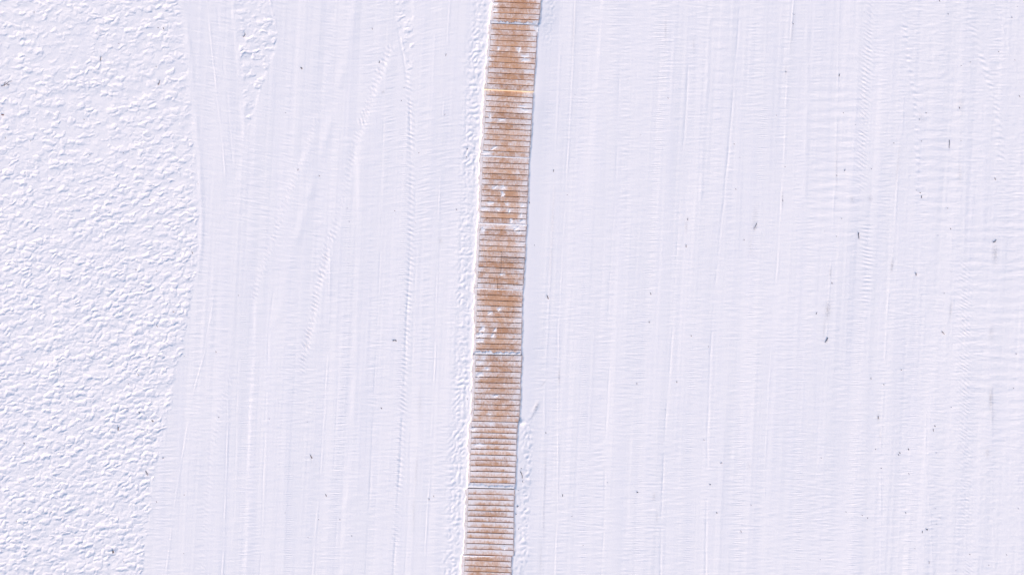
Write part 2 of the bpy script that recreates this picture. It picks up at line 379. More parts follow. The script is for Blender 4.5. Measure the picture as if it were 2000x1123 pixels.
    T([(1296, -30), (1290, 200), (1278, 400), (1268, 520), (1252, 700), (1246, 900), (1242, 1140)], 12, 4.2, 0.0030)
    T([(1495, 180), (1482, 350), (1472, 520), (1462, 700)], 10, 4.2, 0.0034)
    T([(1360, 560), (1348, 760), (1342, 1140)], 9, 4.2, 0.0030)
    T([(1450, 700), (1445, 900), (1440, 1140)], 10, 4.2, 0.0034)
    T([(1570, 560), (1563, 760), (1558, 1140)], 9, 4.2, 0.0030)
    T([(1684, 560), (1671, 760), (1664, 1140)], 9, 4.2, 0.0034)
    T([(1790, 560), (1783, 760), (1775, 1140)], 9, 4.2, 0.0030)
    T([(1150, 360), (1142, 560), (1140, 760), (1138, 1140)], 8, 4.2, 0.0030)
    T([(560, 880), (565, 960), (562, 1140)], 9, 4.2, 0.0034)
    T([(678, 380), (682, 560), (672, 760), (655, 1000), (650, 1140)], 9, 4.2, 0.0030)
    T([(788, 240), (790, 420), (786, 600), (776, 900), (770, 1140)], 8, 4.2, 0.0034)
    T([(475, 560), (476, 760), (472, 1140)], 8, 4.2, 0.0024)
    # banks along the boardwalk -----------------------------------------
    dl = L - X                                                     # distance left of the boards
    lump = (1 - np.abs(perlin(X / 9.5, Y / 11, 31)) * 1.7)
    lump = 0.018 * (lump - 0.5) + 0.006 * perlin(X / 6, Y / 7, 32)
    wl = (0.35 + 0.65 * sstep(36, 26, dl)) * sstep(46, 36, dl) * sstep(1, 9, dl)
    wl = wl * (0.75 + 0.5 * perlin(Y / 60, Y * 0 + 3.3, 33)) * (dl > 0)
    H += 0.75 * wl * (lump + 0.004)
    H += 0.005 * np.exp(-((dl - 7) / 5.0) ** 2) * (dl > -20)
    ragl = 2.2 * perlin(X / 9, Y / 9, 34) + 2.0 * perlin(Y / 26, Y * 0 + 8.1, 35)
    spill = 2.0 + ragl
    H = H + (ZD - 0.11 - H) * sstep(-1.5, 7.0, (X - L) - spill + 2) * (X < (L + Rr) / 2)
    dr = X - Rr
    lowr = sstep(800, 850, Y) + 0.5 * (1 - sstep(60, 110, Y))
    lr = (1 - np.abs(perlin(X / 10, Y / 12, 36)) * 1.7)
    H += (0.022 * (lr - 0.5) + 0.008 * perlin(X / 5, Y / 6, 37)) * lowr * sstep(0, 5, dr) * (1 - sstep(20, 34, dr))
    ragr = 1.2 * perlin(X / 9, Y / 9, 38) + 1.2 * perlin(Y / 30, Y * 0 + 5.1, 39)
    edge_h = ZD + 0.012
    t = 1 - sstep(0, 44, dr)
    H = np.where(dr > -3, H + (edge_h - H) * t * 0.85, H)
    H = H + (ZD - 0.11 - H) * sstep(4.0, -7.0, dr + ragr + 1.5) * (X >= (L + Rr) / 2)
    # little drift where the boards jog sideways
    H += 0.030 * np.exp(-(((X - 1019) / 5) ** 2 + ((Y - 825) / 5) ** 2))
    # the slanting scuff right of the boards
    sx_ = X - 1046; sy_ = Y - 797; q = (sx_ * 0.88 + sy_ * 0.47); p = (-sx_ * 0.47 + sy_ * 0.88)
    H -= 0.010 * np.exp(-(q / 3.5) ** 2 - (p / 15) ** 2)
    return H, rough, left, wedge

DIRT = [  # x, y, half width, half length, strength, lean
 (1742, 520, 2.2, 10, .8, -.1), (1944, 495, 5, 18, .55, 0), (1622, 532, 2, 8, .6, 0), (1617, 606, 4.5, 15, .7, -.1), (1615, 665, 2, 4, .7, -.3),
 (1610, 640, 2, 20, .3, -.1), (1857, 606, 2.5, 14, .45, -.1), (1936, 780, 4, 18, .6, 0), (1929, 884, 4, 8, .4, 0), (1340, 442, 2.5, 12, .4, 0), (1343, 428, 1.5, 4, .7, 0),
 (1092, 735, 1.6, 14, .6, 0), (1047, 796, 3, 9, .75, -.35), (1040, 812, 1.6, 5, .5, -.6), (1062, 748, 1.6, 8, .3, -.8), (1715, 815, 2, 8, .5, 0), (1719, 850, 2, 8, .35, 0),
 (1939, 810, 3, 14, .3, 0), (1476, 444, 2, 6, .8, -.3), (1474, 430, 5, 30, .22, -.1), (1937, 650, 5, 16, .25, 0), (1854, 281, 1, 8, .6, 0), (1465, 480, 5, 25, .15, 0),
 (1080, 420, 2.5, 60, .22, -.05), (1076, 500, 2.5, 50, .22, -.05), (1065, 930, 2, 45, .3, 0), (1062, 1010, 2, 40, .25, 0), (1056, 1090, 3, 30, .2, 0), (813, 920, 2, 30, .3, -.05), (820, 790, 4, 30, .18, 0),
 (808, 1000, 2, 30, .25, 0), (1528, 390, 1.3, 12, .7, 0), (1535, 141, 2, 10, .35, 0), (1548, 60, 2, 30, .25, -.1), (1634, 330, 1.5, 40, .35, 0), (1754, 320, 2, 40, .25, -.1),
 (1120, 60, 3, 40, .18, -.05), (1300, 60, 2, 20, .35, 0), (1355, 90, 2, 12, .3, 0), (608, 898, 1.2, 6, .4, 0), (748, 180, 3, 3, .4, 0), (1800, 230, 4, 8, .3, .3), (1876, 205, 5, 14, .25, 0),
 (1665, 390, 4, 6, .3, 0), (1700, 388, 4, 5, .35, 0), (1875, 340, 3, 16, .3, 0), (1277, 970, 3, 8, .35, 0), (1283, 1010, 2, 10, .3, 0), (1463, 910, 4, 8, .2, 0), (860, 470, 4, 6, .3, 0),
]
def dirt_field(X, Y):
    D = np.zeros_like(X)
    xs = X[0]; ys = Y[:, 0]
    for (x, y, a, b, s, k) in DIRT:
        j0, j1 = np.searchsorted(xs, [x - a * 4 - b * abs(k) * 2 - 3, x + a * 4 + b * abs(k) * 2 + 3]); i0, i1 = np.searchsorted(ys, [y - b * 2.5, y + b * 2.5])
        if j1 <= j0 or i1 <= i0: continue
        sx = X[i0:i1, j0:j1] - x; sy = Y[i0:i1, j0:j1] - y
        D[i0:i1, j0:j1] = np.maximum(D[i0:i1, j0:j1], s * np.exp(-((sx - k * sy) / a) ** 2 - (sy / b) ** 2))
    return D

def axis(lo, hi, step, far, grow=1.12):
    core = np.arange(lo, hi + step * .5, step)
    out = []; d = step; v = 0
    while v < far:
        d = min(d * grow, 4000); v += d; out.append(v)
    out = np.array(out)
    return np.concatenate([lo - out[::-1], core, core[-1] + out])
GXS = axis(-14, 2014, 1.35, 40000); GYS = axis(-14, 1137, 1.30, 40000)
PX, PY = np.meshgrid(GXS, GYS)
HH, RM, LM, WM = height(PX, PY)
out = np.maximum(np.maximum(-PX - 14, PX - 2014), np.maximum(-PY - 14, PY - 1137)); HH = HH * np.exp(-np.clip(out - 1500, 0, None) / 1500)
DD = dirt_field(PX, PY)

def grid_object(name, fmask):
    ny, nx = PX.shape
    idx = np.arange(ny * nx).reshape(ny, nx)
    q = np.stack([idx[1:, :-1], idx[1:, 1:], idx[:-1, 1:], idx[:-1, :-1]], -1)[fmask]
    used = np.unique(q); remap = np.full(ny * nx, -1, np.int64); remap[used] = np.arange(len(used))
    q = remap[q]
    co = np.empty((len(used), 3), np.float32)
    co[:, 0] = (PX.ravel()[used] - 1000) * S; co[:, 1] = (561.5 - PY.ravel()[used]) * S; co[:, 2] = HH.ravel()[used]
    me = bpy.data.meshes.new(name)
    me.vertices.add(len(used)); me.vertices.foreach_set('co', co.ravel())
    me.loops.add(q.size); me.loops.foreach_set('vertex_index', q.astype(np.int32).ravel())
    me.polygons.add(len(q)); me.polygons.foreach_set('loop_start', np.arange(0, q.size, 4, dtype=np.int32))
    me.polygons.foreach_set('use_smooth', np.ones(len(q), bool))
    me.update(calc_edges=True)
    a = me.attributes.new('dirt', 'FLOAT', 'POINT'); a.data.foreach_set('value', DD.ravel()[used].astype(np.float32))
    me.materials.append(M_SNOW)
    o = bpy.data.objects.new(name, me); C.objects.link(o); o['kind'] = 'structure'
    return o
def fc(A): return (A[1:, 1:] + A[:-1, :-1] + A[1:, :-1] + A[:-1, 1:]) * .25
rough_face = fc(np.clip(LM + WM, 0, 1)) > 0.5
o = grid_object('rough_snow', rough_face); tag(o, 'rough pitted snow field left of the packed tracks', 'snow')
o = grid_object('packed_snow', ~rough_face); tag(o, 'smooth packed snow ploughed and tracked on both sides of the boardwalk', 'snow')

def snow_z(px, py):
    i = np.clip(np.searchsorted(GYS, py), 1, len(GYS) - 1); j = np.clip(np.searchsorted(GXS, px), 1, len(GXS) - 1)
    return float(max(HH[i, j], HH[i - 1, j - 1], HH[i - 1, j], HH[i, j - 1]))

# ------------------------------------------------------------------ boardwalk sections
NPL = 12
def lerp(a, b, t): return a + (b - a) * t
def sec_pt(s, u, v):
    x = lerp(lerp(s['tl'][0], s['tr'][0], u), lerp(s['bl'][0], s['br'][0], u), v)
    y = lerp(lerp(s['tl'][1], s['tr'][1], u), lerp(s['bl'][1], s['br'][1], u), v)
    return x, y
class PlankMesh:
    def __init__(self, s, org): self.s = s; self.o = org; self.v = []; self.f = []; self.fr = []; self.tn = []
    def board(self, u0, u1, v0, v1, z0, z1, th, frost, tone, n=30, bev=0.003, ju=(0, 0)):
        """a bevelled board between u0..u1 (along) and v0..v1 (across); z0/z1 heights of the far and near edge"""
        s = self.s; base = len(self.v)
        Ls = math.hypot(s['bl'][0] - s['tl'][0], s['bl'][1] - s['tl'][1]) * S
        e = bev / Ls
        for i in range(n + 1):
            t = i / n; u = lerp(u0, u1, t)
            warp = 0.0012 * math.sin(t * 5 + tone * 40)
            ring = [(v0, z0 - bev), (v0 + e, z0), (lerp(v0, v1, .35), lerp(z0, z1, .35) + .0006), (lerp(v0, v1, .7), lerp(z0, z1, .7) + .0006), (v1 - e, z1), (v1, z1 - bev), (v1, z1 - th), (v0, z0 - th)]
            for ri, (v, z) in enumerate(ring):
                x, y = sec_pt(s, u, v)
                self.v.append((wx(x) - self.o[0], wy(y) - self.o[1], z + warp - self.o[2]))
                self.fr.append(-1.5 if ri >= 5 else frost(u, (v - v0) / max(v1 - v0, 1e-6))); self.tn.append(tone)
        k = 8
        for i in range(n):
            for j in range(k):
                a = base + i * k + j; b = base + i * k + (j + 1) % k
                self.f.append((a, a + k, b + k, b))
        self.f.append(tuple(base + j for j in range(k))); self.f.append(tuple(base + n * k + j for j in range(k - 1, -1, -1)))
    def build(self, name, mat, parent):
        o = mesh_obj(name, self.v, self.f, mat, parent)
        for nm, vals in (('frost', self.fr), ('plank_tone', self.tn)):
            a = o.data.attributes.new(nm, 'FLOAT', 'POINT'); a.data.foreach_set('value', vals)
        return o

P2 = [
 (1046, 44.5, 16, 7, .05, 'white snow at the lower right corner of the topmost visible section'),
 (967, 20, 10, 7, .05, 'white snow on the left plank end midway down the topmost visible section'),
 (967, 6.5, 12, 6, .05, 'white snow on the left plank end nearest the upper edge of the photo'),
 (1048, 56, 8, 12, .1, 'white snow block at the upper right corner of the second section'),
 (973.5, 94.5, 4, 7, .2, 'small upright white snow fleck left of centre in the second section'),
 (1014, 97, 6, 11, .1, 'narrow upright snow patch right of centre in the second section'),
 (1026, 109.5, 15, 7, .05, 'upper one of two stacked broad snow patches on the right of the second section'),
 (1027, 118, 17, 7, .05, 'lower one of two stacked broad snow patches on the right of the second section'),
 (955, 114, 9, 7, .1, 'white snow patch on the left plank ends midway down the second section'),
 (1022, 207.5, 19, 4, .05, 'thin white snow streak on the right of the third section, upper of two'),
 (1026, 215, 20, 6.5, .05, 'white snow patch on the right of the third section, just below a thin streak'),
 (957, 226, 3.5, 13, .05, 'narrow upright white snow streak near the left end of the third section'),
 (979, 233, 11, 5, .05, 'small white snow patch left of centre in the third section'),
 (965, 288.5, 17, 4, -.42, 'slanting white snow scuff near the lower left of the third section'),
 (948, 298, 20, 7, .04, 'pale snow patch at the lower left corner of the third section'),
 (966.5, 366, 12, 5, -.6, 'slanting white snow scuff near the middle of the fourth section'),
 (983, 365.5, 10, 7, .05, 'round white snow patch near the middle of the fourth section'),
 (982, 379, 7, 12, .1, 'upright snow patch below the round one in the fourth section'),
 (958, 396.5, 14, 6, .05, 'broad snow patch left of centre in the fourth section'),
 (990.5, 398.5, 7, 8, .6, 'bright round snow lump right of centre in the fourth section'),
 (945, 408, 18, 6.5, .05, 'white snow patch on the left plank end of the fourth section'),
 (972.5, 409.5, 9, 5, .05, 'small oval snow patch at the centre of the fourth section'),
 (994.5, 411.5, 4, 8, .1, 'small upright snow fleck right of centre in the fourth section'),
 (1021, 401, 6, 9, .1, 'upright snow patch near the right end of the fourth section'),
 (1017.5, 421, 4, 10, .1, 'thin upright snow streak near the lower right of the fourth section'),
 (998.5, 431, 7, 9, .2, 'white snow patch at the lower end of the fourth section, right of centre'),
 (1021, 432, 12, 7, .05, 'white snow patch at the lower right corner of the fourth section'),
 (1008, 444.5, 18, 9, .12, 'large white snow patch at the upper right of the fifth section'),
 (1014, 453.5, 9, 4, .1, 'small white snow patch just below the large one in the fifth section'),
 (943, 449, 9, 10, .3, 'white snow at the upper left plank ends of the fifth section'),
 (979.5, 536, 9, 4.5, .05, 'small white snow patch beside the plank joint in the fifth section'),
 (974.5, 604, 10, 6, -.7, 'bright slanting snow scuff at the centre of the sixth section near its upper end'),
 (956.5, 612, 9, 4.5, -.6, 'smaller slanting snow scuff left of centre in the sixth section'),
 (941.5, 643.5, 15, 8, -.35, 'slanting white snow patch on the left of the sixth section, above the broad one'),
 (967, 644.5, 4.5, 9, .2, 'narrow upright snow streak left of centre in the sixth section, upper of two'),
 (937, 654.5, 18, 8, -.1, 'broad white snow patch on the left plank ends of the sixth section'),
 (962, 656, 6, 9, .1, 'narrow upright snow streak left of centre in the sixth section, lower of two'),
 (936, 666, 14, 6, .05, 'pale snow patch on the left of the sixth section, below the broad one'),
 (937, 708, 11, 7, -.35, 'white snow triangle near the upper left of the seventh section'),
 (945, 699.5, 7, 4, -.8, 'tiny slanting snow fleck above the white triangle in the seventh section'),
 (951.5, 720.5, 9, 5, -.3, 'small white snow patch below the triangle in the seventh section'),
 (937, 732, 17, 7.5, -.1, 'broad white snow patch on the left of the seventh section'),
 (968, 773.5, 10, 5, .1, 'pale snow patch at the centre of the seventh section'),
 (956, 809, 6, 4, .1, 'bright little snow lump left of centre near the lower end of the seventh section'),
 (958.5, 827.5, 7, 6, .3, 'white snow patch at the upper end of the eighth section'),
 (936, 869, 22, 6, .02, 'long white snow patch on the left of the eighth section'),
 (922, 838, 14, 6, .02, 'white snow on the left plank end near the top of the eighth section'),
 (985, 1069.5, 7, 7, .1, 'round white snow patch near the lower right of the ninth section'),
]
rng = random.Random(11)
SEC_LABEL = [
 'brown plank boardwalk section cut off by the upper edge of the photo',
 'boardwalk section between the topmost snow drift and the bright yellow strip',
 'boardwalk section just below the bright yellow strip of bare wood',
 'boardwalk section with scattered white snow blotches across its lower half',
 'boardwalk section with several planks butted from two pieces near the middle',
 'boardwalk section with diagonal white scuffs and a snow drift along its lower end',
 'brown boardwalk section with a white snow triangle near its upper left corner',
 'frosted boardwalk section jogged to the left, ending in a lilac snow line',
 'frosted boardwalk section with the strongest reddish brown stripes, second from the bottom',
 'boardwalk section cut off by the lower edge of the photo',
]
FROST = [.53, .51, .55, .51, .56, .48, .52, .71, .75, .61]     # how much frost each section keeps
BANDY = [.10, .05, .05, .05, .05, .05, .10, .50, .55, .30]     # how much of it lies on the upper part of each plank
for k, s in enumerate(SEC):
    cx = sum(s[c][0] for c in ('tl', 'tr', 'bl', 'br')) / 4; cy = sum(s[c][1] for c in ('tl', 'tr', 'bl', 'br')) / 4
    org = (wx(cx), wy(cy), -0.14)
    root = bpy.data.objects.new('boardwalk_section', None); C.objects.link(root); root.location = org
    root.empty_display_size = .2
    tag(root, SEC_LABEL[k], 'boardwalk', 'plank sections of the boardwalk')
    pm = PlankMesh(s, org)
    def zat(v): return lerp(s['z0'], s['z1'], v)
    gap = 0.0155 / 1.62
    for i in range(NPL):
        v0 = i / NPL + (gap * .5 if i else 0.001) + rng.uniform(-.0008, .0008); v1 = (i + 1) / NPL - (gap * .5 if i < NPL - 1 else 0.001) + rng.uniform(-.0008, .0008)
        tone = rng.random(); dz = rng.uniform(-.003, .003); tilt = rng.uniform(-.002, .002)
        lv = rng.uniform(-.10, .10); rv = rng.uniform(-.12, .12); cb = rng.uniform(-.13, .13); endw = rng.uniform(.06, .16)
        def frost(u, v, k=k, s=s, v0=v0, v1=v1, lv=lv, rv=rv, cb=cb, endw=endw):
            f = FROST[k] + cb
            f += (.50 + lv) * max(0, 1 - u / (endw + .06)) ** 1.0           # left plank ends keep the snow
            f += (.28 + rv) * max(0, (u - .74) / .26) ** 1.2
            f -= .16 * math.exp(-((u - .52) / .26) ** 2)
            f += BANDY[k] * (0.42 - v)
            x, y = sec_pt(s, u, lerp(v0, v1, v))
            for (px, py, w_, h_, a_, _) in P2:
                dx, dy = x - px, y - py
                if abs(dx) < w_ * 1.5 + 5 and abs(dy) < h_ * 1.5 + 4:
                    f += .40 * math.exp(-(dx / (w_ * .62 + 2)) ** 2 - (dy / (h_ * .62 + 2)) ** 2)
            return f
        za, zb = zat(v0) + dz + tilt, zat(v1) + dz - tilt
        ul = .070 + rng.uniform(-.0015, .0015); ur = .979 + rng.uniform(-.004, .003)
        if k == 4 and i >= 5:
            um = .52 + (rng.uniform(-.004, .004) if i < 10 else -.05)
            pm.board(ul, um - .003, v0, v1, za, zb, .034, frost, tone, 9)
            if i == 6:
                for q in range(3):
                    pm.board(um + .003, ur, lerp(v0, v1, q / 3 + .03), lerp(v0, v1, (q + 1) / 3 - .03), za, zb, .034, frost, rng.random(), 8, .002)
            else:
                sh = rng.uniform(-.004, .004)
                pm.board(um + .003, ur, v0 + sh, v1 + sh, za - .002, zb - .002, .034, frost, rng.random(), 8)
        else:
            pm.board(ul, ur, v0, v1, za, zb, .034, frost, tone)
    pm.build('deck', M_WOOD, root)
    # side boards along both plank ends, joists below
    for (ua, ub, hi) in ((.002, .066, .002), (.984, .998, -.004)):
        sm = PlankMesh(s, org)
        nn = 10
        # lengthwise board: build as short pieces joined end to end
        base = 0
        for i in range(nn + 1):
            v = i / nn
            z = zat(v) + hi
            for (u, zz) in ((ua, z - .002), (ua + .002, z), (ub - .002, z), (ub, z - .002), (ub, z - .09), (ua, z - .09)):
                x, y = sec_pt(s, u, v); sm.v.append((wx(x) - org[0], wy(y) - org[1], zz - org[2])); sm.fr.append(.78 if ua < .5 else .55); sm.tn.append(.4)
        for i in range(nn):
            for j in range(6):
                a = i * 6 + j; b = i * 6 + (j + 1) % 6
                sm.f.append((a, b, b + 6, a + 6))
        sm.f.append(tuple(range(5, -1, -1))); sm.f.append(tuple(nn * 6 + j for j in range(6)))
        sm.build('side_board', M_SIDE, root)
    for uc in (.2, .5, .8):
        jm = PlankMesh(s, org); nn = 4
        for i in range(nn + 1):
            v = lerp(.01, .99, i / nn); z = zat(v) - .037
            for (u, zz) in ((uc - .02, z), (uc + .02, z), (uc + .02, z - .06), (uc - .02, z - .06)):
                x, y = sec_pt(s, u, v); jm.v.append((wx(x) - org[0], wy(y) - org[1], zz - org[2])); jm.fr.append(0); jm.tn.append(.4)
        for i in range(nn):
            for j in range(4):
                a = i * 4 + j; b = i * 4 + (j + 1) % 4
                jm.f.append((a, b, b + 4, a + 4))
        jm.f.append((3, 2, 1, 0)); jm.f.append(tuple(nn * 4 + j for j in range(4)))
        jm.build('joist', M_JOIST, root)
    if k == 1:      # bare pale strip nailed along the lower end
        bm_ = PlankMesh(s, org)
        bm_.board(.0, 1.0, 1.002, 1.0095, s['z1'] + .003, s['z1'] + .001, .055, lambda u, v: 0, .6, 8, .002)
        ob = bm_.build('edge_strip', M_FRESH, root); ob['label'] = 'bright yellow bare wood edge strip'

def deck_z(px, py):
    for s in SEC:
        u = (px - lerp(s['tl'][0], s['bl'][0], .5)) / (s['tr'][0] - s['tl'][0])
        y0 = lerp(s['tl'][1], s['tr'][1], u); y1 = lerp(s['bl'][1], s['br'][1], u)
        if y0 - .5 <= py < y1 + 1.0: return lerp(s['z0'], s['z1'], min(1, max(0, (py - y0) / (y1 - y0))))
    return -.035

# ------------------------------------------------------------------ snow lying on the boards
def snow_patch(px, py, w_, h_, ang, label, thick=.010, seed=0, edge=.35, square=0.0):
    r = random.Random(seed * 77 + int(px * 3 + py)); n = 30; rings = (1.0, .86, .6, .3)
    ph = [r.uniform(0, 6.28) for _ in range(5)]; am = [r.uniform(.4, 1) for _ in range(5)]
    V = []; F = []; ca, sa = math.cos(ang), math.sin(ang)
    oz = deck_z(px, py); ox, oy = wx(px), wy(py)
    for ri, q in enumerate(rings):
        for i in range(n):
            a = 2 * math.pi * i / n
            rad = 1 + edge * (.30 * am[0] * math.sin(2 * a + ph[0]) + .30 * am[1] * math.sin(3 * a + ph[1]) + .28 * am[2] * math.sin(5 * a + ph[2]) + .2 * am[3] * math.sin(8 * a + ph[3]) + .16 * am[4] * math.sin(11 * a + ph[4]))
            if square: rad *= 1 + square * (abs(math.sin(2 * a)) ** 1.5) * .30
            x = math.cos(a) * w_ * .5 * rad * q; y = math.sin(a) * h_ * .5 * rad * q
            gx = px + x * ca - y * sa; gy = py + x * sa + y * ca
            z = deck_z(gx, gy) + (-.002 if ri == 0 else (.35, .8, 1.0)[ri - 1] * thick * (1 + .4 * math.sin(3 * a + ph[4])) + .0025)
            V.append((wx(gx) - ox, wy(gy) - oy, z - oz))
    V.append((0, 0, thick * 1.05 + .004))
    for ri in range(len(rings) - 1):
        for i in range(n):
            a = ri * n + i; b = ri * n + (i + 1) % n
            F.append((a, a + n, b + n, b))
    c = len(V) - 1
    for i in range(n): F.append(((len(rings) - 1) * n + i, c, (len(rings) - 1) * n + (i + 1) % n))
    o = mesh_obj('snow_patch', V, F, M_PATCH, None, True); o.location = (ox, oy, oz)
    return tag(o, label, 'snow patch', 'snow patches on the boards')
for i, (px, py, w_, h_, a, lb) in enumerate(P2):
    snow_patch(px, py, w_ * .88, h_ * .88, a, lb, thick=.0025, seed=i, edge=.9, square=.3)
# drifts with a straight side against a joint and a ragged side on the planks
def drift(u0, u1, side, k, depth, seed, label, thick=.012):
    s_ = SEC[k]; V = []; F = []; n = 70
    ex = (s_['bl'], s_['br']) if side > 0 else (s_['tl'], s_['tr'])
    ox, oy = wx(ex[0][0]), wy(ex[0][1]); oz = s_['z1'] if side > 0 else s_['z0']
    for i in range(n + 1):
        u = lerp(u0, u1, i / n); x = lerp(ex[0][0], ex[1][0], u); y = lerp(ex[0][1], ex[1][1], u)
        e = min(1, (u - u0) / .03 + .15, (u1 - u) / .03 + .15)
        d = depth * e * np.interp(u, [0, .4, .6, .8, 1], (1.15, .9, .75, .8, 1.1)) * (1 + .75 * float(perlin(u * 9, seed, 50)) + .5 * float(perlin(u * 30, seed, 51)))
        d = max(d, .8)
        for q, z in ((0, -.002), (.08, .55), (.35, 1), (.7, .7), (1, -.25)):
            V.append((wx(x) - ox, wy(y - side * (d * q + .3)) - oy, z * thick * (1 + .5 * float(perlin(u * 14, q * 3 + seed, 52))) + .003))
    for i in range(n):
        for j in range(4):
            a = i * 5 + j; F.append((a, a + 5, a + 6, a + 1) if side < 0 else (a, a + 1, a + 6, a + 5))
    o = mesh_obj('snow_drift', V, F, M_PATCH, None, True); o.location = (ox, oy, oz)
    tag(o, label, 'snow drift', 'snow drifts along the ends of the boardwalk sections')
drift(.01, .97, 1, 0, 5.2, 1.5, 'bluish snow drift along the lower end of the topmost visible section')
drift(.03, .98, 1, 5, 6.0, 2.5, 'bluish snow drift along the lower end of the sixth section')
drift(.02, .97, 1, 7, 6.5, 3.5, 'lilac snow drift along the lower end of the eighth section')
drift(.02, .66, -1, 9, 3.6, 4.5, 'creamy snow strip along the upper end of the bottommost section')
# the thin lines of snow lodged in the joints between sections
for (ka, lb) in ((2, 'thin bluish snow line in the joint under the third section'), (3, 'thin white snow line in the joint under the fourth section'), (4, 'faint snow line in the joint under the fifth section')):
    s, t = SEC[ka], SEC[ka + 1]; V = []; F = []; n = 40; r = random.Random(ka)
    ox, oy = wx(s['bl'][0]), wy(s['bl'][1]); oz = s['z1'] - .01; wid = (1.5, 1.7, .9)[ka - 2]
    for i in range(n + 1):
        u = .01 + .98 * i / n; q = (.6 + .5 * r.random()) * wid
        if ka == 4 and u > .5: q *= .35
        x = lerp(s['bl'][0], s['br'][0], u); y = (lerp(s['bl'][1], s['br'][1], u) + lerp(t['tl'][1], t['tr'][1], u)) / 2
        for dy, z in ((-q - .8, -.004), (-q * .5, .014), (q * .5, .014), (q + .8, -.004)):
            V.append((wx(x) - ox, wy(y + dy) - oy, z + .004 * r.random() - (.0)))
    for i in range(n):
        for j in range(3): F.append((i * 4 + j, i * 4 + j + 1, i * 4 + j + 5, i * 4 + j + 4))
    o = mesh_obj('snow_line', V, F, M_PATCH, None, True); o.location = (ox, oy, oz); tag(o, lb, 'snow line', 'snow lines in the joints of the boardwalk')

# ------------------------------------------------------------------ bits of bark and twigs blown onto the snow
def flake_mesh(seed, elong):
    r = random.Random(seed); n = 9; V = []; F = []
    for z, q in ((0, .9), (.25, 1.0), (.42, .72)):
        for i in range(n):
            a = 2 * math.pi * i / n; rad = q * (1 + .35 * math.sin(2 * a + seed) + .2 * math.sin(3 * a + 2.3 * seed))
            V.append((math.cos(a) * rad * .5, math.sin(a) * rad * .5 * elong, z + .12 * math.sin(a * 2 + seed)))
    V.append((0, 0, .46))
    for k in range(2):
        for i in range(n):
            a = k * n + i; b = k * n + (i + 1) % n
            F.append((a, b, b + n, a + n))
    for i in range(n): F.append((2 * n + i, 2 * n + (i + 1) % n, 3 * n))
    F.append(tuple(range(n - 1, -1, -1)))
    me = bpy.data.meshes.new('bark_flake'); me.from_pydata(V, [], F); me.update(); me.shade_smooth()
    return me
FLAKES = {}
for mi, mat in enumerate((M_BARK, M_GREY, M_RED)):
    for sd in range(4):
        me = flake_mesh(sd + 1, (.6, 1.1, 1.7, 2.4)[sd]); me.materials.append(mat); FLAKES[mi, sd] = me
def put_flake(px, py, size, mi, label, sd=None, group=None, cat='bark flake', name='bark_flake'):
    r = random.Random(int(px * 13 + py * 7))
    sd = r.randrange(4) if sd is None else sd
    o = bpy.data.objects.new(name, FLAKES[mi, sd]); C.objects.link(o)
    q = size * S; o.scale = (q, q, q * .8); o.rotation_euler = (r.uniform(-.2, .2), r.uniform(-.2, .2), r.uniform(-.5, .5))
    o.location = (wx(px), wy(py), snow_z(px, py) - .002)
    return tag(o, label, cat, group)
def tube(path, r0, r1, V, F, n=6):
    b = len(V); m = len(path)
    for k, p in enumerate(path):
        t = Vector(path[min(k + 1, m - 1)]) - Vector(path[max(k - 1, 0)]); t.normalize()
        s_ = t.cross(Vector((0, 0, 1))).normalized(); u_ = s_.cross(t)
        rr = lerp(r0, r1, k / (m - 1))
        for i in range(n):
            a = 2 * math.pi * i / n; q = Vector(p) + s_ * (math.cos(a) * rr) + u_ * (math.sin(a) * rr); V.append(tuple(q))
    for k in range(m - 1):
        for i in range(n):
            F.append((b + k * n + i, b + k * n + (i + 1) % n, b + (k + 1) * n + (i + 1) % n, b + (k + 1) * n + i))
    F.append(tuple(b + i for i in range(n - 1, -1, -1))); F.append(tuple(b + (m - 1) * n + i for i in range(n)))
def put_twig(px, py, paths, rad, label, mat=None):
    rad *= .7
    V = []; F = []
    for p in paths:
        tube([(x * S, -y * S, snow_z(px + x, py + y) - snow_z(px, py) + rad * .6) for x, y in p], rad, rad * .5, V, F)
    o = mesh_obj('twig', V, F, mat or M_BARK, None, True); o.location = (wx(px), wy(py), snow_z(px, py))
    return tag(o, label, 'twig', 'twigs on the snow')
put_twig(10, 165, [[(-7, 4), (-2, 3), (3, -1), (8, -5), (13, -6)], [(3, -1), (6, 2), (9, 1)], [(-2, 3), (-1, -2), (2, -4)]], .010, 'branched dark twig on rough snow close to the left edge of the photo')
put_twig(311, 162, [[(-2, 5), (0, 1), (1, -3), (2, -5)], [(0, 1), (-3, 3)]], .011, 'short dark twig on rough snow left of the narrow track near the top')
put_twig(477, 69, [[(-2, 4), (1, 2), (2, -1), (1, -4)]], .012, 'curved dark twig in the rough snow wedge between the two tracks')
put_twig(1677, 461, [[(0, -6), (-.5, -2), (.5, 2), (.5, 6)]], .015, 'thick upright dark twig on packed snow below the stitched track edge at right')
put_twig(1854, 282, [[(0, -8), (.4, 0), (-.3, 8)]], .008, 'thin straight upright twig on the ribbed snow at far right')
put_twig(1476, 442, [[(2, -6), (0, -1), (-3, 3), (-3.5, 7)]], .007, 'bent dark twig on packed snow right of the long pale ridge')
put_twig(1842, 650, [[(-2.5, -2.5), (0, 0), (2.5, 3)]], .014, 'short slanting dark twig on smooth snow left of the ribbed tread band')
put_twig(1944, 471, [[(-4, 2), (-1, 2), (1, -1), (2, -3)]], .013, 'hooked dark twig above the long grey dirt smear at far right')
put_twig(1615, 664, [[(2, -4), (0, 0), (-3, 5)]], .015, 'slanting dark twig below the broad grey dirt smear')
